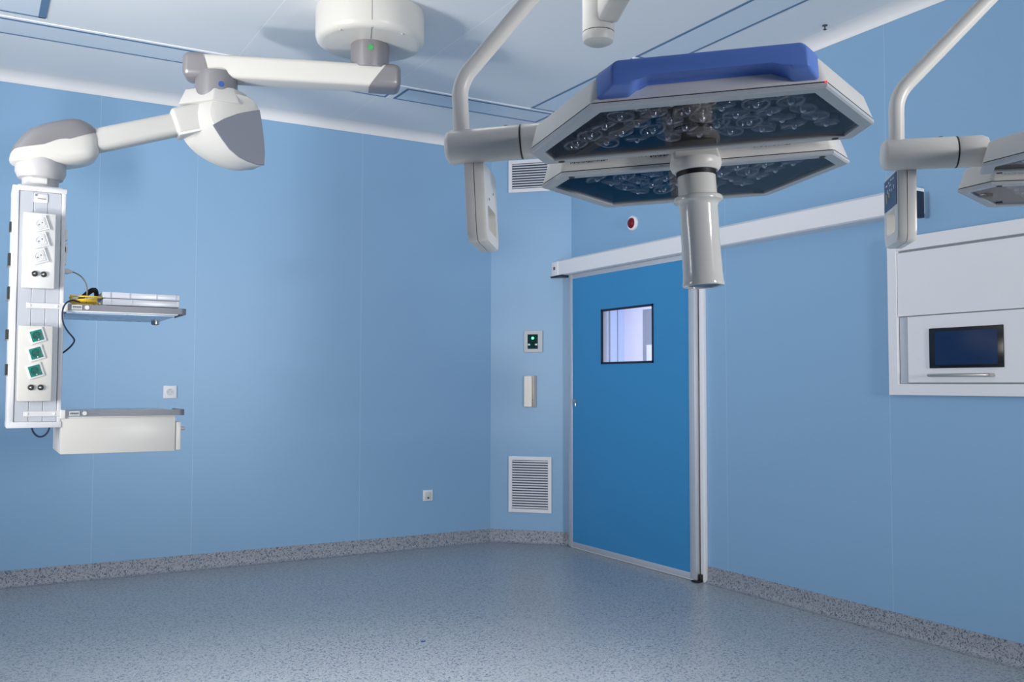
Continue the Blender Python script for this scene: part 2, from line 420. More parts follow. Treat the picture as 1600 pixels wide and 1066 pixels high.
obj('paddle', bxm(-.046, .020, -.030, -.012, -.126, .126, .0015, seg=1), mat('polished_steel', (204, 200, 194), .5, metal=.5), t, ang=20)

def wall_socket(name, label, x, z, s, hole):
    t = on_A(name, label, 'socket', x, z)
    obj('plate', bxm(-s, s, -.010, 0, -s, s, .003), M_white, t)
    bm = newbm()
    if hole: lathe(bm, [(.024, .004), (.024, -.003), (.020, -.003), (.019, -.0015)], (.0, -.010, 0), 'y', 24); obj('socket_well', bm, M_bezel, t)
    if hole:
        bm = newbm(); box(bm, -.013, -.009, -.0125, -.009, -.002, .002); box(bm, .009, .013, -.0125, -.009, -.002, .002); box(bm, -.002, .002, -.0125, -.009, .013, .017)
        obj('contact', bm, M_ink, t, smooth=False)
    else:
        obj('inset_face', bxm(-.026, .026, -.013, -.009, -.030, .026, .002), M_cream, t)
        obj('jack', bxm(-.006, .008, -.0155, -.012, -.026, -.012, .001), M_ink, t)
wall_socket('wall_socket', 'white square wall socket with a round well, just right of the pendant shelves', 1.2025, 1.2425, .044, True)
wall_socket('data_outlet', 'small white square outlet low on the left wall near the corner', 3.178, .414, .043, False)

t = thing('alarm_light', 'small round dark red lens in a white ring above the door rail', 'alarm light', mtx=T(XB, 5.49, 2.50))
bm = newbm(); lathe(bm, [(.055, 0), (.055, -.014), (.050, -.02), (.040, -.02)], (0, 0, 0), 'x', 32); obj('ring', bm, M_white, t)
bm = newbm(); lathe(bm, [(.040, -.018), (.038, -.026), (.030, -.034), (.016, -.040), (.003, -.0415)], (0, 0, 0), 'x', 32); obj('lens', bm, M_redglass, t)
t = thing('ceiling_nozzle', 'tiny metal nozzle on the ceiling near the right wall', 'nozzle', mtx=T(4.10, 3.56, ZC))
bm = newbm(); lathe(bm, [(.014, 0), (.014, -.004), (.004, -.005), (.004, -.022), (.010, -.023), (.010, -.026)], n=16); obj('stem', bm, M_ink, t)

# ------------------------------------------------------------------ ceiling lights
def ceil_light(x0, x1, y0, y1, label, name='ceiling_light', grp='unlit strip lights set in the ceiling', b=.016, lab2=None):
    cx_, cy_ = (x0+x1)/2, (y0+y1)/2; w, h = (x1-x0)/2, (y1-y0)/2
    t = thing(name, label, 'ceiling light', (cx_, cy_, ZC), group=grp)
    bm = newbm()
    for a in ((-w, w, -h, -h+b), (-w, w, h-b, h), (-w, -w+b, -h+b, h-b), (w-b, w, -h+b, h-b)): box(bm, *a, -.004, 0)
    obj('frame', bm, M_recess, t, smooth=False)
    obj('diffuser', bxm(-w+b, w-b, -h+b, h-b, -.0025, 0), M_diff, t, smooth=False)
    return t
ceil_light(.05, 1.235, 5.78, 6.035, 'unlit strip light farthest left along the left wall, ending behind the pendant arm')
ceil_light(1.29, 2.475, 5.78, 6.035, 'unlit strip light mostly hidden above the white pendant arm, along the left wall')
ceil_light(2.535, 3.72, 5.78, 6.035, 'unlit strip light along the left wall, crossed by the curved lamp tube')
ceil_light(3.49, 3.75, 3.30, 4.495, 'unlit strip light reaching the top edge above the blue lamp handle')
ceil_light(3.49, 3.75, 4.535, 5.73, 'unlit strip light running toward the corner, mostly behind the large surgical light')
bm = newbm()
for a in ((.05, 3.75, 5.745, 5.768), (1.245, 1.28, 5.77, 6.035), (2.485, 2.525, 5.77, 6.035), (3.49, 3.75, 4.502, 4.528), (3.49, 3.75, 5.732, 5.745)): box(bm, *a, ZC-.005, ZC+.001)
struct('trim_4', bm, mat('white_trim', (240, 242, 246), .4), smooth=False)
t = thing('ceiling_air_panel', 'large pale framed ceiling panel at the top left corner of the view', 'ceiling panel', (-.3, 5.0, ZC))
bm = newbm(); w, h, b = .61, .67, .036
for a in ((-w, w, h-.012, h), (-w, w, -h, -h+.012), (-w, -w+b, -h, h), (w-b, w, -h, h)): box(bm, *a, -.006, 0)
obj('frame', bm, M_recess, t, smooth=False)
obj('panel', bxm(-w+b, w-b, -h+.012, h-.012, -.003, 0), M_diff, t, smooth=False)

# ------------------------------------------------------------------ cabinet on the right wall
t = thing('wall_cabinet', 'white built-in wall cabinet with dark screen and bar handle at the right edge', 'cabinet', (XB, 2.66, 1.248))
CX = lambda v: v-XB
def cab(name, bm, m, parent=t, **k): return obj(name, bm, m, parent, mtx=T(-XB, -2.66, -1.248), **k)
cy0, cy1, cz0, cz1 = 2.06, 3.262, 1.248, 2.076
fr = newbm(); fx = 4.208
box(fr, fx, XB, 3.205, cy1, cz0, cz1, .002, 1); box(fr, fx, XB, cy0, cy0+.06, cz0, cz1, .002, 1)
box(fr, fx, XB, cy0, 3.208, cz0, 1.306, .002, 1); box(fr, fx, XB, cy0, 3.208, 2.006, cz1, .002, 1)
cab('frame', fr, M_white)
cab('back_panel', bxm(4.230, XB, cy0+.05, 3.21, 1.30, 2.01), M_corrgrey, smooth=False)
cab('upper_panel', bxm(4.212, 4.232, cy0+.06, 3.203, 1.660, 1.994, .0015, seg=1), M_white)
cab('side_channel', bxm(4.222, 4.232, 3.155, 3.200, 1.308, 1.655, .001, seg=1), M_alum)
lp = newbm(); box(lp, 4.216, 4.232, cy0+.06, 3.150, 1.313, 1.655, .0015, 1)
lp = cab('lower_panel', lp, M_white)
sb = bxm(4.209, 4.217, 2.626, 3.020, 1.386, 1.588, .002); sb = obj('screen_frame', sb, M_screen2, lp)
obj('display', bxm(4.2080, 4.2092, 2.655, 2.985, 1.402, 1.570), M_screen, sb, smooth=False)
hb = newbm(); tube(hb, [(4.214, 3.010, 1.350), (4.184, 3.010, 1.350), (4.176, 3.0, 1.350), (4.176, 2.70, 1.350), (4.184, 2.682, 1.350), (4.214, 2.682, 1.350)], .008, 12)
obj('handle', hb, M_steel, lp)

bm = newbm(); prism(bm, [(-.014, -.006), (.006, -.011), (.015, .002), (.004, .010), (-.010, .007)], 0.0005, .0025)
o = obj('blue_scrap', bm, M_blu); o.location = (2.014, 4.349, 0); tag(o, 'tiny blue scrap lying alone on the vinyl floor', 'scrap')

# ------------------------------------------------------------------ ceiling pendant (left)
DC, JL, HD = Vector((1.834, 4.694, 0)), Vector((1.084, 4.97, 0)), Vector((.275, 5.10, 0))
P = thing('ceiling_pendant', 'white jointed ceiling pendant with two arms carrying a socket column and shelves', 'medical pendant', (DC.x, DC.y, ZC))
def pn(name, bm, m, parent=P, **k): return obj(name, bm, m, parent, mtx=(T(-DC.x, -DC.y, -ZC) if parent is P else None), **k)
bm = newbm(); lathe(bm, [(.289, ZC), (.292, ZC-.02), (.292, 3.175), (.286, 3.155), (.272, 3.142), (.25, 3.138), (.10, 3.138)], DC, n=72)
drum = pn('ceiling_cover', bm, M_cream)
bm = newbm()
a = math.atan2(-DC.y, -DC.x)+.03
d = Vector((math.cos(a), math.sin(a), 0)); pd = Vector((-d.y, d.x, 0))
for r0, r1, z0, z1 in ((.2915, .2932, 3.17, ZC), (.11, .272, 3.1365, 3.1385)):
    vs = [bm.verts.new(DC+d*r+pd*s+Vector((0, 0, z))) for r in (r0, r1) for s in (-.0012, .0012) for z in (z0, z1)]
    for q in [(0, 1, 3, 2), (4, 6, 7, 5), (0, 4, 5, 1), (2, 3, 7, 6), (0, 2, 6, 4), (1, 5, 7, 3)]: bm.faces.new([vs[i] for i in q])
obj('cover_seam', bm, M_rail, drum, smooth=False)
for k in (-1, 1):
    q = DC+d*.205+pd*.16*k; bm = newbm(); lathe(bm, [(.006, 3.139), (.006, 3.134)], (q.x, q.y, 0), n=12); obj('screw', bm, M_bezel, drum)
bm = newbm(); lathe(bm, [(.102, 3.14), (.104, 3.13), (.104, 3.05), (.098, 3.0)], DC, n=48)
cl = pn('ceiling_bearing', bm, M_gplast)
q = DC+d*.104; bm = newbm(); lathe(bm, [(.014, 0), (.014, .003)], (0, 0, 0), 'z', 20, mtx=T(q.x, q.y, 3.093) @ d.to_track_quat('Z', 'Y').to_matrix().to_4x4()); obj('green_dot', bm, M_grn, cl)

def arm_body(bm):
    """upper arm: rounded bar in its own frame, x from 0 (joint) to L"""
    box(bm, -.155, L1+.155, -.078, .078, 2.898, 3.020, .026, 4)
av = (JL-DC); L1 = av.length; aang = math.atan2(av.y, av.x)
AM = T(DC.x, DC.y, 0) @ Matrix.Rotation(aang, 4, 'Z')
def cut(bm, co, no, outer):
    bmesh.ops.bisect_plane(bm, geom=bm.verts[:]+bm.edges[:]+bm.faces[:], plane_co=co, plane_no=no, clear_outer=outer, clear_inner=not outer)
    es = [e for e in bm.edges if e.is_boundary]
    if es: bmesh.ops.holes_fill(bm, edges=es)
n1, n2 = Vector((-1, 0, -.75)).normalized(), Vector((1, 0, -.28)).normalized()
c1, c2 = Vector((-.045, 0, 2.96)), Vector((L1+.045, 0, 2.96))
bm = newbm(); arm_body(bm); cut(bm, c1, n1, True); cut(bm, c2, n2, True)
bmesh.ops.transform(bm, matrix=AM, verts=bm.verts); ua = pn('upper_arm', bm, M_cream)
for c, n in ((c1, n1), (c2, n2)):
    bm = newbm(); box(bm, -.165, L1+.165, -.083, .083, 2.892, 3.026, .036, 5); cut(bm, c, n, False)
    bmesh.ops.transform(bm, matrix=AM, verts=bm.verts); obj('arm_end_cap', bm, M_gplast, ua)
bm = newbm(); lathe(bm, [(.10, 2.93), (.108, 2.90), (.108, 2.815), (.104, 2.79)], JL, n=48)
col = pn('elbow_bearing', bm, M_gplast)
dj = Vector((-JL.x, -JL.y, 0)).normalized(); dj = Matrix.Rotation(.22, 3, 'Z') @ dj; q = JL+dj*.108
bm = newbm(); lathe(bm, [(.015, 0), (.015, .003)], (0, 0, 0), 'z', 20, mtx=T(q.x, q.y, 2.850) @ dj.to_track_quat('Z', 'Y').to_matrix().to_4x4()); obj('blue_dot', bm, M_blu, col)

# elbow housing of the spring arm: a lofted shield shape
Fp = [(1.036, 2.747), (1.068, 2.785), (1.116, 2.803), (1.181, 2.81), (1.238, 2.796), (1.272, 2.763), (1.287, 2.701), (1.302, 2.6), (1.31, 2.516), (1.307, 2.454), (1.27, 2.453), (1.22, 2.464), (1.177, 2.482), (1.13, 2.516), (1.09, 2.565), (1.058, 2.61), (1.038, 2.647), (1.027, 2.696)]
Bp = [(0.947, 2.839), (0.982, 2.869), (1.065, 2.897), (1.149, 2.880), (1.217, 2.865), (1.252, 2.84), (1.288, 2.791), (1.325, 2.69), (1.344, 2.586), (1.335, 2.488), (1.276, 2.467), (1.211, 2.456), (1.139, 2.468), (1.072, 2.491), (1.005, 2.528), (0.955, 2.576), (0.928, 2.634), (0.923, 2.736)]
Gp = [(1.044, 2.628), (1.099, 2.668), (1.167, 2.704), (1.233, 2.727), (1.281, 2.742), (1.29, 2.701), (1.305, 2.6), (1.313, 2.516), (1.310, 2.451), (1.27, 2.450), (1.22, 2.461), (1.177, 2.479), (1.13, 2.513), (1.09, 2.562), (1.058, 2.607)]
def loft(bm, secs):
    rings = [[bm.verts.new((x, y, z)) for x, z in pr_] for pr_, y in secs]
    for A, B in zip(rings, rings[1:]): ring_bridge(bm, A, B)
    bm.faces.new(rings[0][::-1]); bm.faces.new(rings[-1])
def scl(poly, k, c=None):
    cx_ = sum(p[0] for p in poly)/len(poly) if c is None else c[0]; cz_ = sum(p[1] for p in poly)/len(poly) if c is None else c[1]
    return [(cx_+(x-cx_)*k, cz_+(z-cz_)*k) for x, z in poly]
def mixp(a, b, t): return [(x*(1-t)+u*t, z*(1-t)+w_*t) for (x, z), (u, w_) in zip(a, b)]
def dense(poly):
    n = len(poly); out = []
    for i in range(n):
        p0, p1, p2, p3 = [poly[(i+k-1) % n] for k in range(4)]
        for t_ in (0, .5):
            f = lambda a, b_, c, d_: .5*((2*b_)+(-a+c)*t_+(2*a-5*b_+4*c-d_)*t_*t_+(-a+3*b_-3*c+d_)*t_**3)
            out.append((f(p0[0], p1[0], p2[0], p3[0]), f(p0[1], p1[1], p2[1], p3[1])))
    return out
Fd, Bd = dense(Fp), dense(Bp)
bm = newbm()
loft(bm, [(scl(Fd, .96), 4.852), (scl(Fd, .99), 4.855), (Fd, 4.862), (mixp(Fd, Bd, .35), 4.94), (mixp(Fd, Bd, .72), 5.02), (Bd, 5.08), (scl(Bd, .97), 5.10), (scl(Bd, .88), 5.115)])
hs = pn('elbow_housing', bm, M_cream2, ang=40)
bm = newbm(); Gd = Gp
loft(bm, [(scl(Gd, .985), 4.845), (Gd, 4.849), (Gd, 4.858)])
obj('housing_cover', bm, M_gcover, hs)
bm = newbm(); prism(bm, [(-.185, .02), (-.045, -.152), (.09, -.156), (.218, -.06), (.20, .10), (-.14, .12)], 2.755, 2.842, 'z', .008, seg=2, top=[(-.150, .02), (-.03, -.118), (.065, -.124), (.145, -.05), (.135, .08), (-.10, .09)])
obj('housing_crown', bm, M_cream2, hs, mtx=T(JL.x, JL.y+.02, 0))
# spring arm bar and its cuff
A0, A1 = Vector((.36, 5.078, 2.466)), Vector((1.04, 5.02, 2.70))
dv = (A1-A0); Ls = dv.length; zx = dv.normalized(); yy = Vector((0, 0, 1)).cross(zx).normalized(); zz = zx.cross(yy)
SM = Matrix(((zx.x, yy.x, zz.x, A0.x), (zx.y, yy.y, zz.y, A0.y), (zx.z, yy.z, zz.z, A0.z), (0, 0, 0, 1)))
bm = newbm(); box(bm, 0, Ls, -.056, .056, -.058, .058, .034, 5, mtx=SM); sa = pn('spring_arm', bm, M_cream2)
bm = newbm(); box(bm, Ls-.17, Ls+.04, -.078, .085, -.068, .076, .025, 4, mtx=SM); pn('arm_cuff', bm, M_cream2)
bm = newbm(); box(bm, Ls-.165, Ls-.02, -.082, -.06, -.072, -.058, .004, 2, mtx=SM); obj('cuff_strip', bm, M_sockw, sa)
# arm head above the column
Hd = dense([(0.137, 2.393), (0.147, 2.422), (0.165, 2.459), (0.219, 2.53), (0.314, 2.579), (0.412, 2.609), (0.46, 2.603), (0.502, 2.578), (0.528, 2.545), (0.536, 2.50), (0.530, 2.445), (0.498, 2.412), (0.399, 2.380), (0.265, 2.366), (0.180, 2.366), (0.15, 2.372)])
Hg = [(0.145, 2.421), (0.165, 2.462), (0.219, 2.533), (0.314, 2.582), (0.412, 2.612), (0.462, 2.606), (0.504, 2.581), (0.522, 2.556), (0.475, 2.556), (0.427, 2.547), (0.375, 2.534), (0.33, 2.516), (0.279, 2.490), (0.229, 2.463), (0.185, 2.441)]
def pillow(bm, poly, y, hw, n=7, e=2.6, c=None, ex=1.0):
    secs = []
    for i in range(n+1):
        a = -1+2*i/n; t_ = math.sin(a*PI/2)
        k = max(.30, (1-abs(t_)**e)**(1/e)) if abs(t_) < 1 else .30
        secs.append((scl(poly, k*ex, c), y+hw*t_))
    loft(bm, secs)
cH = (.335, 2.47)
bm = newbm(); pillow(bm, Hd, 5.10, .118, 16, 4.5, cH); hd = pn('arm_head', bm, M_cream, ang=80)
bm = newbm(); pillow(bm, dense(Hg), 5.10, .1195, 16, 4.5, cH, 1.02); obj('head_cover', bm, M_gplast, hd, ang=80)
bm = newbm(); lathe(bm, [(.110, 2.40), (.114, 2.37), (.114, 2.335), (.100, 2.305), (.083, 2.300), (.080, 2.262), (.080, 2.25)], HD, n=48)
pn('column_bearing', bm, mat('light_grey_bearing', (180, 178, 180), .38))
pn('bearing_plate', bxm(.228, .300, 5.016, 5.03, 2.268, 2.296, .001), M_sockw)

# column
cx0, cx1, cyf, cyb, cz0_, cz1_ = .153, .384, 4.98, 5.22, 1.092, 2.244
bm = newbm(); box(bm, cx0+.01, cx1-.01, cyf+.012, cyb, cz0_+.01, cz1_-.005)
box(bm, cx0, cx0+.028, cyf, cyb, cz0_, cz1_, .004); box(bm, cx1-.02, cx1, cyf, cyb, cz0_, cz1_, .004)
box(bm, cx0-.001, cx1+.001, cyf-.003, cyb+.002, cz0_-.003, cz0_+.025, .002); box(bm, cx0-.001, cx1+.002, cyf-.004, cyb, cz1_-.022, cz1_, .002)
box(bm, cx0+.022, cx1-.015, cyf+.03, cyb-.02, cz1_, cz1_+.012, .002)
cm = pn('column', bm, M_colw)
bm = newbm(); xs = [cx0+.029, .243, .303, cx1-.021]
for a, b_ in zip(xs, xs[1:]): box(bm, a+.0008, b_-.0008, cyf+.004, cyf+.014, cz0_+.026, cz1_-.023, .0015, 1)
obj('front_panel', bm, M_colg, cm)
bm = newbm(); box(bm, .242, .304, cyf, cyf+.006, 2.17, 2.212, .003); x = obj('latch', bm, M_sockw, cm)
bm = newbm(); lathe(bm, [(.005, 0), (.005, -.003)], (.251, cyf, 2.204), 'y', 12); box(bm, .258, .295, cyf-.001, cyf+.001, 2.186, 2.190); obj('latch_screw', bm, M_rail, cm)
for z0, z1, dx in ((2.025, 2.07, .010), (1.86, 1.92, .013), (1.70, 1.76, .012), (1.51, 1.556, .014), (1.34, 1.392, .012)):
    bm = newbm(); box(bm, cx0-dx, cx0+.002, 5.0, 5.06, z0, z1, .003); obj('side_socket', bm, M_conn, cm)
    if z0 < 2: 
        bm = newbm(); box(bm, cx0-dx-.003, cx0, 4.995, 5.065, z0-.006, z0-.001, .001); obj('socket_clip', bm, M_steel, cm)
for z0, z1, dx in ((2.05, 2.10, .012), (1.93, 2.02, .008), (1.99, 2.035, .012)):
    bm = newbm(); box(bm, cx1-.002, cx1+dx, 5.0, 5.06, z0-.05, z1-.05, .003); obj('side_outlet', bm, M_sockw, cm)

def sock_box(z0, z1, sx0, sx1, green, sockets, conns, body):
    """socket box with three tilted sockets and two round connectors"""
    yb, yf = cyf+.002, cyf-.042
    bm = newbm(); box(bm, sx0, sx1, yf, yb, z0, z1, .005, 2); b_ = pn('socket_box', bm, body)
    for x, z in sockets:
        mt = T(x, yf, z) @ Matrix.Rotation(math.radians(-18), 4, 'Y')
        s = .034
        bm = newbm(); box(bm, -s, s, -.006, .001, -s, s, .002, 2, mtx=mt); so = obj('socket', bm, M_sockw, b_)
        bm = newbm(); box(bm, -.0255, .0255, -.0085, -.005, -.0255, .0255, .002, 2, mtx=mt); obj('socket_face', bm, M_green if green else M_sockw, b_)
        bm = newbm(); lathe(bm, [(.0195, -.008), (.0195, -.0095), (.0175, -.0098), (.0165, -.0086)], (0, 0, 0), 'y', 28, mtx=mt)
        obj('socket_well', bm, mat('socket_ring', (20, 92, 84) if green else (206, 206, 208), .4), b_)
        bm = newbm()
        for px_, pz in ((-.0085, -.004), (.0085, .003)):
            lathe(bm, [(.0026, -.0098), (.0026, -.0106)], (px_, 0, pz), 'y', 10, mtx=mt)
        obj('contact', bm, M_ink if not green else M_conn, b_, smooth=False)
        if green:
            bm = newbm(); lathe(bm, [(.003, -.0098), (.003, -.0108)], (.002, 0, -.019), 'y', 10, mtx=mt); obj('indicator', bm, M_sockw, b_)
        else:
            bm = newbm(); box(bm, .030, .0335, -.009, -.004, -.038, .034, .001, 1, mtx=mt); obj('hinged_lid', bm, M_bezel, b_)
    for x, z in conns:
        bm = newbm(); lathe(bm, [(.0135, 0), (.0135, -.007), (.010, -.010), (.008, -.0085)], (x, yf, z), 'y', 24); c_ = obj('connector', bm, M_conn, b_)
        bm = newbm(); lathe(bm, [(.0045, -.008), (.0045, -.0125), (.002, -.014)], (x, yf, z), 'y', 14); obj('connector_pin', bm, M_steel, b_)
sock_box(1.752, 2.112, .199, .338, False, [(.271, 2.060), (.272, 1.981), (.269, 1.904)], [(.252, 1.820), (.290, 1.819)], M_sockw)
sock_box(1.215, 1.574, .191, .337, True, [(.268, 1.526), (.266, 1.443), (.264, 1.360)], [(.248, 1.281), (.289, 1.281)], M_cream)

# shelves
def rail_path(x0, x1, z, y, r=.03):
    return [(x0, y, z), (x1-r, y, z)]+[(x1-r+r*math.sin(a), y+r-r*math.cos(a), z) for a in (PI/6, PI/3, PI/2)]+[(x1, y+.30, z)]
def strip(bm, path, w, h):
    """flat band of height h and thickness w following a horizontal path"""
    P_ = [Vector(p) for p in path]; rings = []
    for i, p in enumerate(P_):
        t_ = (P_[min(i+1, len(P_)-1)]-P_[max(i-1, 0)]).normalized(); n_ = Vector((-t_.y, t_.x, 0))
        rings.append([bm.verts.new(p+n_*a+Vector((0, 0, b_))) for a, b_ in ((0, -h/2), (w, -h/2), (w, h/2), (0, h/2))])
    for A, B in zip(rings, rings[1:]): ring_bridge(bm, A, B)
    bm.faces.new(rings[0][::-1]); bm.faces.new(rings[-1])
def shelf(zr, under):
    bm = newbm(); box(bm, .384, .915, cyf+.002, 5.53, zr-.022, zr+.010, .003)
    s = pn('shelf', bm, M_white)
    bm = newbm(); strip(bm, rail_path(.400, .958, zr-.001, cyf-.006), .010, .030); obj('equipment_rail', bm, M_rail, s)
    bm = newbm(); box(bm, .379, .402, cyf-.007, cyf+.03, zr-.024, zr+.018, .002); obj('corner_bracket', bm, M_sockw, s)
    bm = newbm(); box(bm, .222, .390, cyf-.005, cyf+.003, zr-.013, zr+.013, .002, 1); b_ = obj('mounting_bracket', bm, M_sockw, s)
    for x in (.235, .352):
        bm = newbm(); lathe(bm, [(.007, 0), (.006, -.003)], (x, cyf-.005, zr), 'y', 14); obj('bolt_cap', bm, M_white, s)
    bm = newbm(); box(bm, .418, .464, cyf-.0085, cyf-.005, zr-.012, zr+.011); lb = obj('rail_label', bm, M_bezel, s, smooth=False)
    bm = newbm()
    for i in range(9):
        x = .423+.0042*i; box(bm, x, x+.0024, cyf-.0095, cyf-.008, zr-.004+.002*(i % 2), zr+.004)
    for i in range(5): box(bm, .424+.007*i, .4285+.007*i, cyf-.0095, cyf-.008, zr-.009, zr-.0075)
    obj('label_print', bm, M_ink, s, smooth=False)
    bm = newbm(); lathe(bm, [(.0105, 0), (.0095, -.003)], (.487, cyf-.006, zr), 'y', 20); obj('round_sticker', bm, M_sockw, s)
    if under:
        bm = newbm(); box(bm, .395, .900, cyf+.01, 5.50, zr-.030, zr-.022, .002); obj('underside_tray', bm, mat('pale_blue_underside', (176, 196, 218), .28, metal=.3), s)
        bm = newbm(); lathe(bm, [(.022, zr-.03), (.022, zr-.045), (.014, zr-.05)], (.875, 5.42, 0), n=20); obj('shelf_foot', bm, M_steel, s)
    return s
shelf(1.672, True); sl = shelf(1.155, False)
bm = newbm(); box(bm, .384, .912, cyf+.001, 5.45, .958, 1.133, .003); dw = pn('drawer_unit', bm, M_cream)
bm = newbm(); box(bm, .914, .940, cyf+.004, 5.44, .963, 1.105, .003); obj('drawer_front', bm, M_cream, dw)
bm = newbm(); tube(bm, [(.94, 5.05, 1.068), (.966, 5.05, 1.068), (.966, 5.22, 1.068), (.94, 5.22, 1.068)], .009, 10); obj('drawer_handle', bm, M_steel, dw)

# device, cables (things of their own)
t = thing('equipment_case', 'flat silver two-layer equipment case lying on the upper pendant shelf', 'case', (.745, 5.19, 1.682))
def dv_(name, bm, m, parent, **k): return obj(name, bm, m, parent, mtx=(T(-.745, -5.19, -1.682) if parent is t else None), **k)
bm = newbm(); box(bm, .585, .925, 5.06, 5.34, 1.6835, 1.696, .001); dv_('base', bm, M_dark, t)
bm = newbm(); box(bm, .566, .934, 5.045, 5.35, 1.695, 1.726, .003); lo = dv_('lower_case', bm, M_silver, t)
bm = newbm(); box(bm, .562, .934, 5.045, 5.35, 1.731, 1.760, .003); up = dv_('upper_case', bm, M_silver, t)
bm = newbm(); box(bm, .575, .930, 5.050, 5.34, 1.725, 1.732); dv_('middle_groove', bm, M_rail, t)
for px_, p_ in ((.60, lo), (.70, lo), (.925, lo)):
    bm = newbm(); box(bm, px_-.003, px_+.003, 5.0435, 5.046, 1.698, 1.724); obj('seam', bm, M_bezel, p_, smooth=False)
for px_, p_ in ((.60, up), (.69, up), (.82, up), (.913, up)):
    bm = newbm(); box(bm, px_-.003, px_+.003, 5.0435, 5.046, 1.733, 1.758); obj('seam', bm, mat('seam_shade', (170, 176, 190), .4), p_, smooth=False)

bm = newbm(); pts = []
rn = random.Random(11); off = [(rn.uniform(-.012, .012), rn.uniform(-.012, .012), rn.uniform(.75, 1.1), rn.uniform(-.010, .016)) for _ in range(6)]
for k in range(0, 82):
    u = k/18; n_ = int(u); f = u-n_; f = f*f*(3-2*f)
    ox, oy, kr, tl = [p*(1-f)+q_*f for p, q_ in zip(off[n_], off[min(n_+1, 5)])]
    a = k*2*PI/18
    pts.append((.482+ox+.068*kr*math.cos(a), 5.065+oy+.052*kr*math.sin(a), 1.699+.0065*u+.007*u/4+tl*.6*(1+math.cos(a+u))))
tube(bm, pts, .0042, 8)
tag(obj('yellow_cable', bm, M_yellow), 'coiled yellow cable lying on the upper pendant shelf beside the silver case', 'cable')
bm = newbm()
tube(bm, [(.440, 5.22, 1.697), (.48, 5.19, 1.735), (.515, 5.17, 1.768), (.535, 5.16, 1.780), (.547, 5.17, 1.770), (.552, 5.22, 1.735), (.545, 5.30, 1.700)], [.007, .011, .013, .013, .012, .009, .008], 10, smooth_path=1)
tag(obj('black_plug_lead', bm, M_black), 'thick black plug lead arching behind the yellow coil', 'cable')
bm = newbm()
tube(bm, [(.455, 5.00, 1.700), (.42, 4.972, 1.706), (.392, 4.958, 1.692), (.376, 4.956, 1.66), (.376, 4.958, 1.60), (.398, 4.962, 1.555), (.430, 4.97, 1.520), (.436, 4.985, 1.505), (.418, 5.03, 1.475), (.385, 5.07, 1.445), (.36, 5.10, 1.44)], .0042, 8, smooth_path=2)
tag(obj('dark_cable', bm, M_cable), 'thin dark cable hanging from the left end of the upper pendant shelf', 'cable')
t = thing('plugged_grey_lead', 'thin grey lead curving from a plug on the column down to the upper shelf', 'cable', (.40, 5.03, 1.85))
bm = newbm(); lathe(bm, [(.013, -.015), (.015, .0), (.010, .012), (.005, .022)], (0, 0, 0), 'x', 16); obj('plug', bm, M_bezel, t)
bm = newbm(); tube(bm, [(.01, 0, 0), (.035, 0, -.004), (.065, 0, -.022), (.085, 0, -.055), (.092, .005, -.09), (.090, .02, -.15)], .0034, 8, smooth_path=2); obj('lead', bm, M_gcable, t)
bm = newbm(); tube(bm, [(.262, 5.06, 1.098), (.266, 5.06, 1.07), (.285, 5.06, 1.045), (.306, 5.06, 1.040), (.326, 5.06, 1.052), (.338, 5.06, 1.075), (.341, 5.06, 1.098)], .0042, 8, smooth_path=2)
tag(obj('hanging_cable_loop', bm, M_cable), 'short dark cable loop hanging under the pendant column', 'cable')

# ------------------------------------------------------------------ surgical lights
a_, b__, V_, v1_, g_ = .163, .2745, .307, .0907, .011
VN = .297
HALF1 = [(-a_, -VN), (a_, -VN), (b__, -v1_), (.258, -g_), (-.258, -g_), (-b__, -v1_)]
HALF2 = [(a_, V_), (-a_, V_), (-b__, v1_), (-.232, g_), (.232, g_), (b__, v1_)]
def lens_mesh():
    bm = newbm()
    lathe(bm, [(.0215, .012), (.0225, .004), (.0215, -.001), (.0185, -.002), (.0165, .002), (.0150, .008), (.0095, .0095), (.0085, .003), (.0068, .0012), (.0056, 0), (.0055, -.0015), (.0051, -.0032), (.0042, -.0048), (.0029, -.0060), (.0014, -.0067), (.0004, -.0069)], n=20)
    bmesh.ops.recalc_face_normals(bm, faces=bm.faces)
    me = bpy.data.meshes.new('led_lens'); bm.to_mesh(me); bm.free()
    for p in me.polygons: p.use_smooth = True
    me.materials.append(M_lens); me.materials.append(M_tip)
    for p in me.polygons:
        if p.center.z < -.0006 and math.hypot(p.center.x, p.center.y) < .0075: p.material_index = 1
    return me
LENS = lens_mesh()
def pin(poly, x, y):
    n = len(poly); s = None
    for i in range(n):
        (x0, y0), (x1, y1) = poly[i], poly[(i+1) % n]; c = (x1-x0)*(y-y0)-(y1-y0)*(x-x0)
        if s is None: s = c > 0
        elif (c > 0) != s: return False
    return True
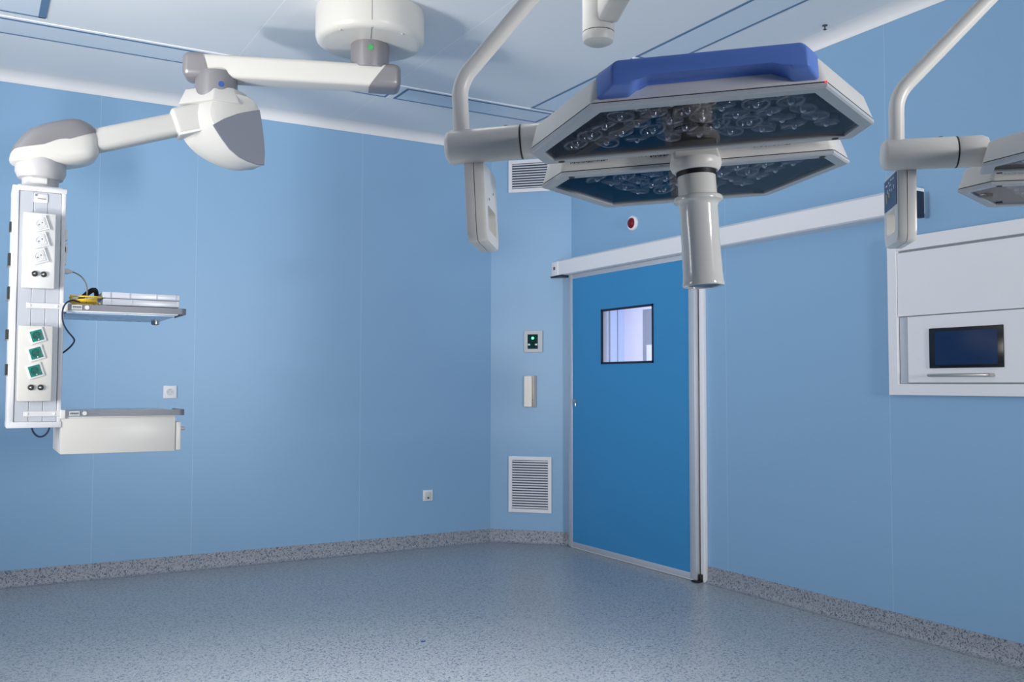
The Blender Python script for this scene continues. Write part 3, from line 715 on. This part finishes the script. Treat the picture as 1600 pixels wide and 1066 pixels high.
def half(root, poly, n0, name, narrow):
    """one half of the lamp head, hanging bezel down, bottom at n0"""
    H = .050
    top = inset(poly, .012)
    bm = newbm()
    o0 = [bm.verts.new((x, y, n0+.0085)) for x, y in poly]; o1 = [bm.verts.new((x, y, n0+H)) for x, y in top]
    i0 = [bm.verts.new((x, y, n0+.0085)) for x, y in inset(poly, .020)]; i1 = [bm.verts.new((x, y, n0+.040)) for x, y in inset(poly, .024)]
    ring_bridge(bm, o0, o1); tp = bm.faces.new(o1); ring_bridge(bm, i0, o0); ring_bridge(bm, i1, i0); bm.faces.new(i1[::-1])
    es = [e for e in bm.edges if all(v in o1 for v in e.verts)]+[e for e in bm.edges if (e.verts[0] in o0 and e.verts[1] in o1) or (e.verts[1] in o0 and e.verts[0] in o1)]
    bmesh.ops.bevel(bm, geom=es, offset=.007, segments=3, affect='EDGES', profile=.5)
    h = obj(name, bm, M_lamp, root)
        # joint shadow ring as a thin ring
    bm = newbm()
    r0 = inset(poly, .002); r1 = inset(poly, .018)
    vs = [[bm.verts.new((x, y, z)) for x, y in r] for r, z in ((r0, n0+.0055), (r0, n0+.009), (r1, n0+.009), (r1, n0+.0055))]
    for i in range(4): ring_bridge(bm, vs[i], vs[(i+1) % 4])
    obj('seal_joint', bm, M_gap, h, smooth=False)
    # bezel
    bm = newbm(); r0 = poly; r0b = inset(poly, .003); r1 = inset(poly, .021)
    vs = [[bm.verts.new((x, y, z)) for x, y in r] for r, z in ((r0, n0+.0068), (r0, n0+.002), (r0b, n0), (r1, n0), (r1, n0+.0068))]
    for i in range(5): ring_bridge(bm, vs[i], vs[(i+1) % 5])
    bz = obj('bezel', bm, M_bezel, h, ang=25)
    # cavity liner
    bm = newbm(); r = inset(poly, .0245)
    A = [bm.verts.new((x, y, n0+.0070)) for x, y in r]; B = [bm.verts.new((x, y, n0+.0385)) for x, y in r]
    ring_bridge(bm, B, A); bm.faces.new(B[::-1]); obj('reflector_tray', bm, M_cavity, h, smooth=False)
    # glass
    bm = newbm(); prism(bm, inset(poly, .0205), n0+.0025, n0+.0045); obj('glass_cover', bm, M_pane, h, smooth=False)
    # lenses in a staggered grid
    inn = inset(poly, .047); ys = [p[1] for p in poly]; s = .0505; k = 0
    y = min(ys)+.05
    while y < max(ys):
        x = -.35+(s/2 if k % 2 else 0)
        while x < .35:
            if pin(inn, x, y):
                l = bpy.data.objects.new('led_lens', LENS); COL.objects.link(l); l.parent = h
                l.location = (x, y, n0+.0145); l.rotation_euler = (random.uniform(-.22, .22), random.uniform(-.22, .22), random.random()*6)
            x += s
        y += s*.866; k += 1
    # small dark screws on the bezel
    sgn = 1 if poly is HALF2 else -1
    for sx in (-1, 1):
        bm = newbm(); lathe(bm, [(.0055, n0+.001), (.0055, n0-.0008)], (sx*(.228 if sgn < 0 else .215), sgn*.024, 0), n=16); obj('bezel_screw', bm, M_gap, h)
    return h
def surgical_light(name, label, Mx, handle_on=True):
    root = thing(name, label, 'surgical light', mtx=Mx)
    h1 = half(root, HALF1, 0.0, 'head_section', True)
    h2 = half(root, HALF2, -.017, 'head_section', True)
    # blue grab handle on the outer short edge of section one
    back = [(-.155, .011), (-.155, .047), (-.150, .052), (.150, .052), (.155, .047), (.155, .011), (.118, .011), (.106, .025), (.090, .0315), (-.082, .0315), (-.096, .025), (-.108, .011)]
    frnt = [(-.132, .020), (-.130, .048), (-.122, .0555), (.126, .0555), (.134, .048), (.135, .020), (.112, .020), (.103, .029), (.088, .034), (-.080, .034), (-.092, .029), (-.103, .020)]
    bm = newbm(); y0, y1 = -VN+.004, -VN-.034
    A = [bm.verts.new((x, y0, z)) for x, z in back]; B = [bm.verts.new((x, y1, z)) for x, z in frnt]
    ring_bridge(bm, A, B); bm.faces.new(A[::-1]); bm.faces.new(B)
    bmesh.ops.bevel(bm, geom=bm.edges[:], offset=.004, segments=3, affect='EDGES', profile=.5)
    obj('grab_handle', bm, M_blueh, root, ang=50)
    # red status lights at the right hand end
    bm = newbm(); box(bm, .1605, .1638, -VN-.0004, -VN+.003, .0065, .0090)
    obj('status_light', bm, M_red, h1, smooth=False)
    # printed marks on the inner side of section two
    bm = newbm(); yy_ = g_+.0003; x = -.22
    rnd = random.Random(3)
    def run(x0, x1, z0, z1, wmin, wmax, gap):
        x = x0
        while x < x1:
            w_ = rnd.uniform(wmin, wmax); box(bm, x, x+w_, yy_-.0008, yy_+.0004, z0+rnd.choice((0, .0012)), z1); x += w_+gap
    run(-.215, -.150, .004, .0075, .001, .003, .0012)
    run(-.110, -.084, .006, .009, .001, .002, .002)
    run(-.076, -.046, .004, .014, .0012, .004, .001)
    run(-.036, -.030, .005, .013, .001, .003, .001); run(-.026, -.012, .006, .012, .001, .002, .002)
    run(.095, .160, .006, .010, .001, .004, .0012)
    obj('printed_marks', bm, M_ink, h2, smooth=False)
    # side spindle
    bm = newbm(); lathe(bm, [(.020, -.434), (.027, -.430), (.030, -.424), (.030, -.300), (.029, -.2985), (.029, -.2975), (.030, -.296), (.030, -.252), (.026, -.243), (.018, -.241)], (0, 0, .048), 'x', 40)
    sp = obj('pivot_housing', bm, M_lamp, root, ang=40)
    bm = newbm(); lathe(bm, [(.0303, -.2995), (.0303, -.2970)], (0, 0, .048), 'x', 40); obj('pivot_joint', bm, M_gap, sp)
    bm = newbm(); lathe(bm, [(.004, .077), (.004, .0792)], (-.325, 0, 0), n=12); obj('pivot_screw', bm, M_gap, sp)
    # yoke tube
    path = [(-.405, 0, .060), (-.405, 0, .135)]
    for i in range(1, 9):
        a = i/8*math.radians(44); path.append((-.405+.075*(1-math.cos(a)), 0, .135+.075*math.sin(a)))
    e_ = path[-1]; dd = Vector((math.sin(math.radians(44)), 0, math.cos(math.radians(44))))
    path.append((e_[0]+dd.x*.16, 0, e_[2]+dd.z*.16)); path.append((e_[0]+dd.x*.42, 0, e_[2]+dd.z*.42))
    path += [(path[-1][0]+.06, 0, path[-1][2]+.035), (.03, 0, path[-1][2]+.04)]
    bm = newbm(); tube(bm, path, .0145, 24); obj('yoke_tube', bm, M_lamp, root, ang=50)
    return root, path[-1][2], h1, h2
def sterile_handle(root):
    bm = newbm(); prism(bm, [(-.038, -.030), (.038, -.030), (.043, 0), (.038, .030), (-.038, .030), (-.043, 0)], -.014, .012, 'z', top=[(-.034, -.026), (.034, -.026), (.038, 0), (.034, .026), (-.034, .026), (-.038, 0)], bev=.003)
    lathe(bm, [(.043, -.012), (.044, -.020), (.041, -.028), (.037, -.032)], n=40)
    obj('handle_mount', bm, M_lamp, root, ang=40)
    bm = newbm(); lathe(bm, [(.034, -.030), (.034, -.040)], n=40); obj('handle_seal', bm, M_black, root)
    bm = newbm()
    lathe(bm, [(.020, -.034), (.0315, -.036), (.0325, -.039), (.0330, -.074), (.0400, -.0755), (.0425, -.079), (.0415, -.0835), (.0345, -.087), (.0325, -.092), (.0325, -.16), (.0335, -.205), (.0345, -.222), (.0358, -.227), (.0345, -.2295), (.029, -.229), (.027, -.215), (.02, -.20)], n=56)
    hnd = obj('sterile_handle', bm, M_sleeve, root, ang=50)
    bm = newbm(); lathe(bm, [(.0285, -.226), (.0285, -.2265)], n=40); obj('handle_opening', bm, M_recess, hnd)
def control_panel(root):
    x0, x1, y0, y1, z0, z1 = -.404, -.369, .0, .150, -.122, .026
    bm = newbm()
    hy0, hy1, hz0, hz1 = .030, .122, -.098, -.052
    xm = (x0+x1)/2
    # body around a hand slot, two shells with a seam
    for a, b_ in ((x0, xm-.0006), (xm+.0006, x1)):
        out = []
        r = .022
        for cx_, cz_, s in ((y0+r, z0+r, 180), (y1-r, z0+r, 270), (y1-.004, z1-.004, 0), (y0+.004, z1-.004, 90)):
            rr = r if cz_ < 0 else .004
            for k in range(5): an = math.radians(s+k*22.5); out.append((cx_+rr*math.cos(an), cz_+rr*math.sin(an)))
        inn = [];r2 = .010
        for cx_, cz_, s in ((hy0+r2, hz0+r2, 180), (hy1-r2, hz0+r2, 270), (hy1-r2, hz1-r2, 0), (hy0+r2, hz1-r2, 90)):
            for k in range(5): an = math.radians(s+k*22.5); inn.append((cx_+r2*math.cos(an), cz_+r2*math.sin(an)))
        e = .003
        oc = (sum(p[0] for p in out)/len(out), sum(p[1] for p in out)/len(out))
        si = inset(out, e) if False else [(oc[0]+(p[0]-oc[0])*.965, oc[1]+(p[1]-oc[1])*.965) for p in out]
        secs = [(out, b_ if a == x0 else a), (out, a+.005 if a == x0 else b_-.005), (si, a if a == x0 else b_), (inn, a if a == x0 else b_), (inn, b_ if a == x0 else a)]
        vs = [[bm.verts.new((x, y, z)) for y, z in pr_] for pr_, x in secs]
        for i in range(5): ring_bridge(bm, vs[i], vs[(i+1) % 5])
    cp = obj('control_panel', bm, M_lamp, root, ang=50)
    bm = newbm(); box(bm, x0-.0012, x0+.0005, y0+.010, y1-.010, -.046, .018, .0005, 1); kp = obj('keypad', bm, M_panelblue, cp)
    bm = newbm()
    for y, z, w_, h_ in ((.03, .008, .016, .003), (.055, .009, .012, .003), (.08, .006, .01, .004), (.03, -.012, .008, .008), (.05, -.014, .006, .006), (.07, -.010, .010, .004), (.095, -.012, .008, .008), (.06, .0, .02, .002), (.1, .004, .02, .003)):
        box(bm, x0-.0018, x0-.001, y, y+w_, z, z+h_)
    obj('key_symbols', bm, M_pale, cp, smooth=False)
    bm = newbm(); box(bm, x0-.0018, x0-.001, .108, .116, -.030, -.012); box(bm, x0-.0018, x0-.001, .08, .088, -.022, -.012); obj('yellow_symbol', bm, M_yell, cp, smooth=False)
    bm = newbm(); box(bm, x1-.0005, x1+.0006, y0+.05, y0+.053, -.04, -.036); box(bm, x1-.0005, x1+.0006, y0+.10, y0+.103, -.02, -.016); obj('panel_screw', bm, M_gap, cp, smooth=False)
M1 = Matrix(((.7869, .6163, -.0308, 1.0674), (-.6146, .7873, .0489, 1.2106), (.0544, -.0196, .9983, 1.6964), (0, 0, 0, 1)))
M2 = Matrix(((.7372, .6753, -.021, 1.8541), (-.6757, .7368, -.0245, .9055), (-.0011, .0323, .9995, 1.7014), (0, 0, 0, 1)))
def ortho(m):
    return Matrix.Translation(m.translation) @ m.to_3x3().to_quaternion().normalized().to_matrix().to_4x4()
M1, M2 = ortho(M1), ortho(M2)
HUB = Vector((2.3, 1.0, 0))
def suspension(root, Mx, ztop, hubz):
    inv = Mx.inverted()
    top = Mx @ Vector((0, 0, ztop))
    a = top+Vector((0, 0, -.05)); b_ = top+Vector((0, 0, .22))
    bm = newbm(); tube(bm, [inv @ a, inv @ b_], .032, 28); obj('spindle', bm, M_lamp, root)
    c = Vector((HUB.x, HUB.y, hubz)); bm = newbm()
    tube(bm, [inv @ (top+Vector((0, 0, .19))), inv @ c], .035, 20); obj('spring_arm', bm, M_lamp, root)
r1, zt, _, _ = surgical_light('surgical_light', 'large surgical light in mid view with blue grab handle and white sterile grip', M1)
sterile_handle(r1); control_panel(r1); suspension(r1, M1, zt, 2.86)
r2, zt, _, _ = surgical_light('surgical_light', 'surgical light cut off by the right edge of the view, keypad side showing', M2)
sterile_handle(r2); control_panel(r2); suspension(r2, M2, zt, 2.70)
# third arm, its joint just showing at the top
t = thing('capped_equipment_arm', 'white capped arm joint hanging at the top edge above the large surgical light', 'ceiling arm', (1.493, 2.09, 2.25))
bm = newbm(); lathe(bm, [(.030, 0.0), (.041, .006), (.0445, .018), (.0445, .030)], n=40); obj('joint_cap', bm, M_cream2, t)
bm = newbm(); lathe(bm, [(.0435, .028), (.0435, .034)], n=40); obj('joint_seam', bm, M_gap, t)
bm = newbm(); lathe(bm, [(.0445, .0325), (.0445, .30), (.035, .32)], n=40); jt = obj('joint_body', bm, M_cream2, t)
b0 = Vector((.004, -.03, .075)); b1 = Vector((1.38-1.493, 1.42-2.09, .36)); dv = b1-b0
zx = dv.normalized(); yy = Vector((0, 0, 1)).cross(zx).normalized(); zz = zx.cross(yy)
SM = Matrix(((zx.x, yy.x, zz.x, b0.x), (zx.y, yy.y, zz.y, b0.y), (zx.z, yy.z, zz.z, b0.z), (0, 0, 0, 1)))
bm = newbm(); box(bm, -.0, dv.length, -.030, .030, -.034, .034, .012, 3, mtx=SM); obj('arm_bar', bm, M_cream2, t)
bm = newbm(); lathe(bm, [(.0035, 0), (.0035, -.002)], (-.022, -.040, .085), 'y', 10); obj('joint_screw', bm, M_gap, t)
bm = newbm(); tube(bm, [(b1.x, b1.y, b1.z-.05), (b1.x, b1.y, ZC-2.25)], .040, 28); obj('drop_tube', bm, M_cream2, t)
bm = newbm(); lathe(bm, [(.11, ZC-2.25), (.11, ZC-2.31), (.05, ZC-2.32)], (b1.x, b1.y, 0), n=40); obj('ceiling_flange', bm, M_cream, t)
t = thing('ceiling_light_mount', 'white round ceiling mount that carries the surgical light arms', 'ceiling mount', (HUB.x, HUB.y, ZC))
bm = newbm(); lathe(bm, [(.22, 0), (.22, -.08), (.20, -.10), (.06, -.10)], n=48); obj('cover', bm, M_cream, t)
bm = newbm(); lathe(bm, [(.05, -.09), (.05, -.68), (.04, -.69)], n=28); obj('shaft', bm, M_cream2, t)
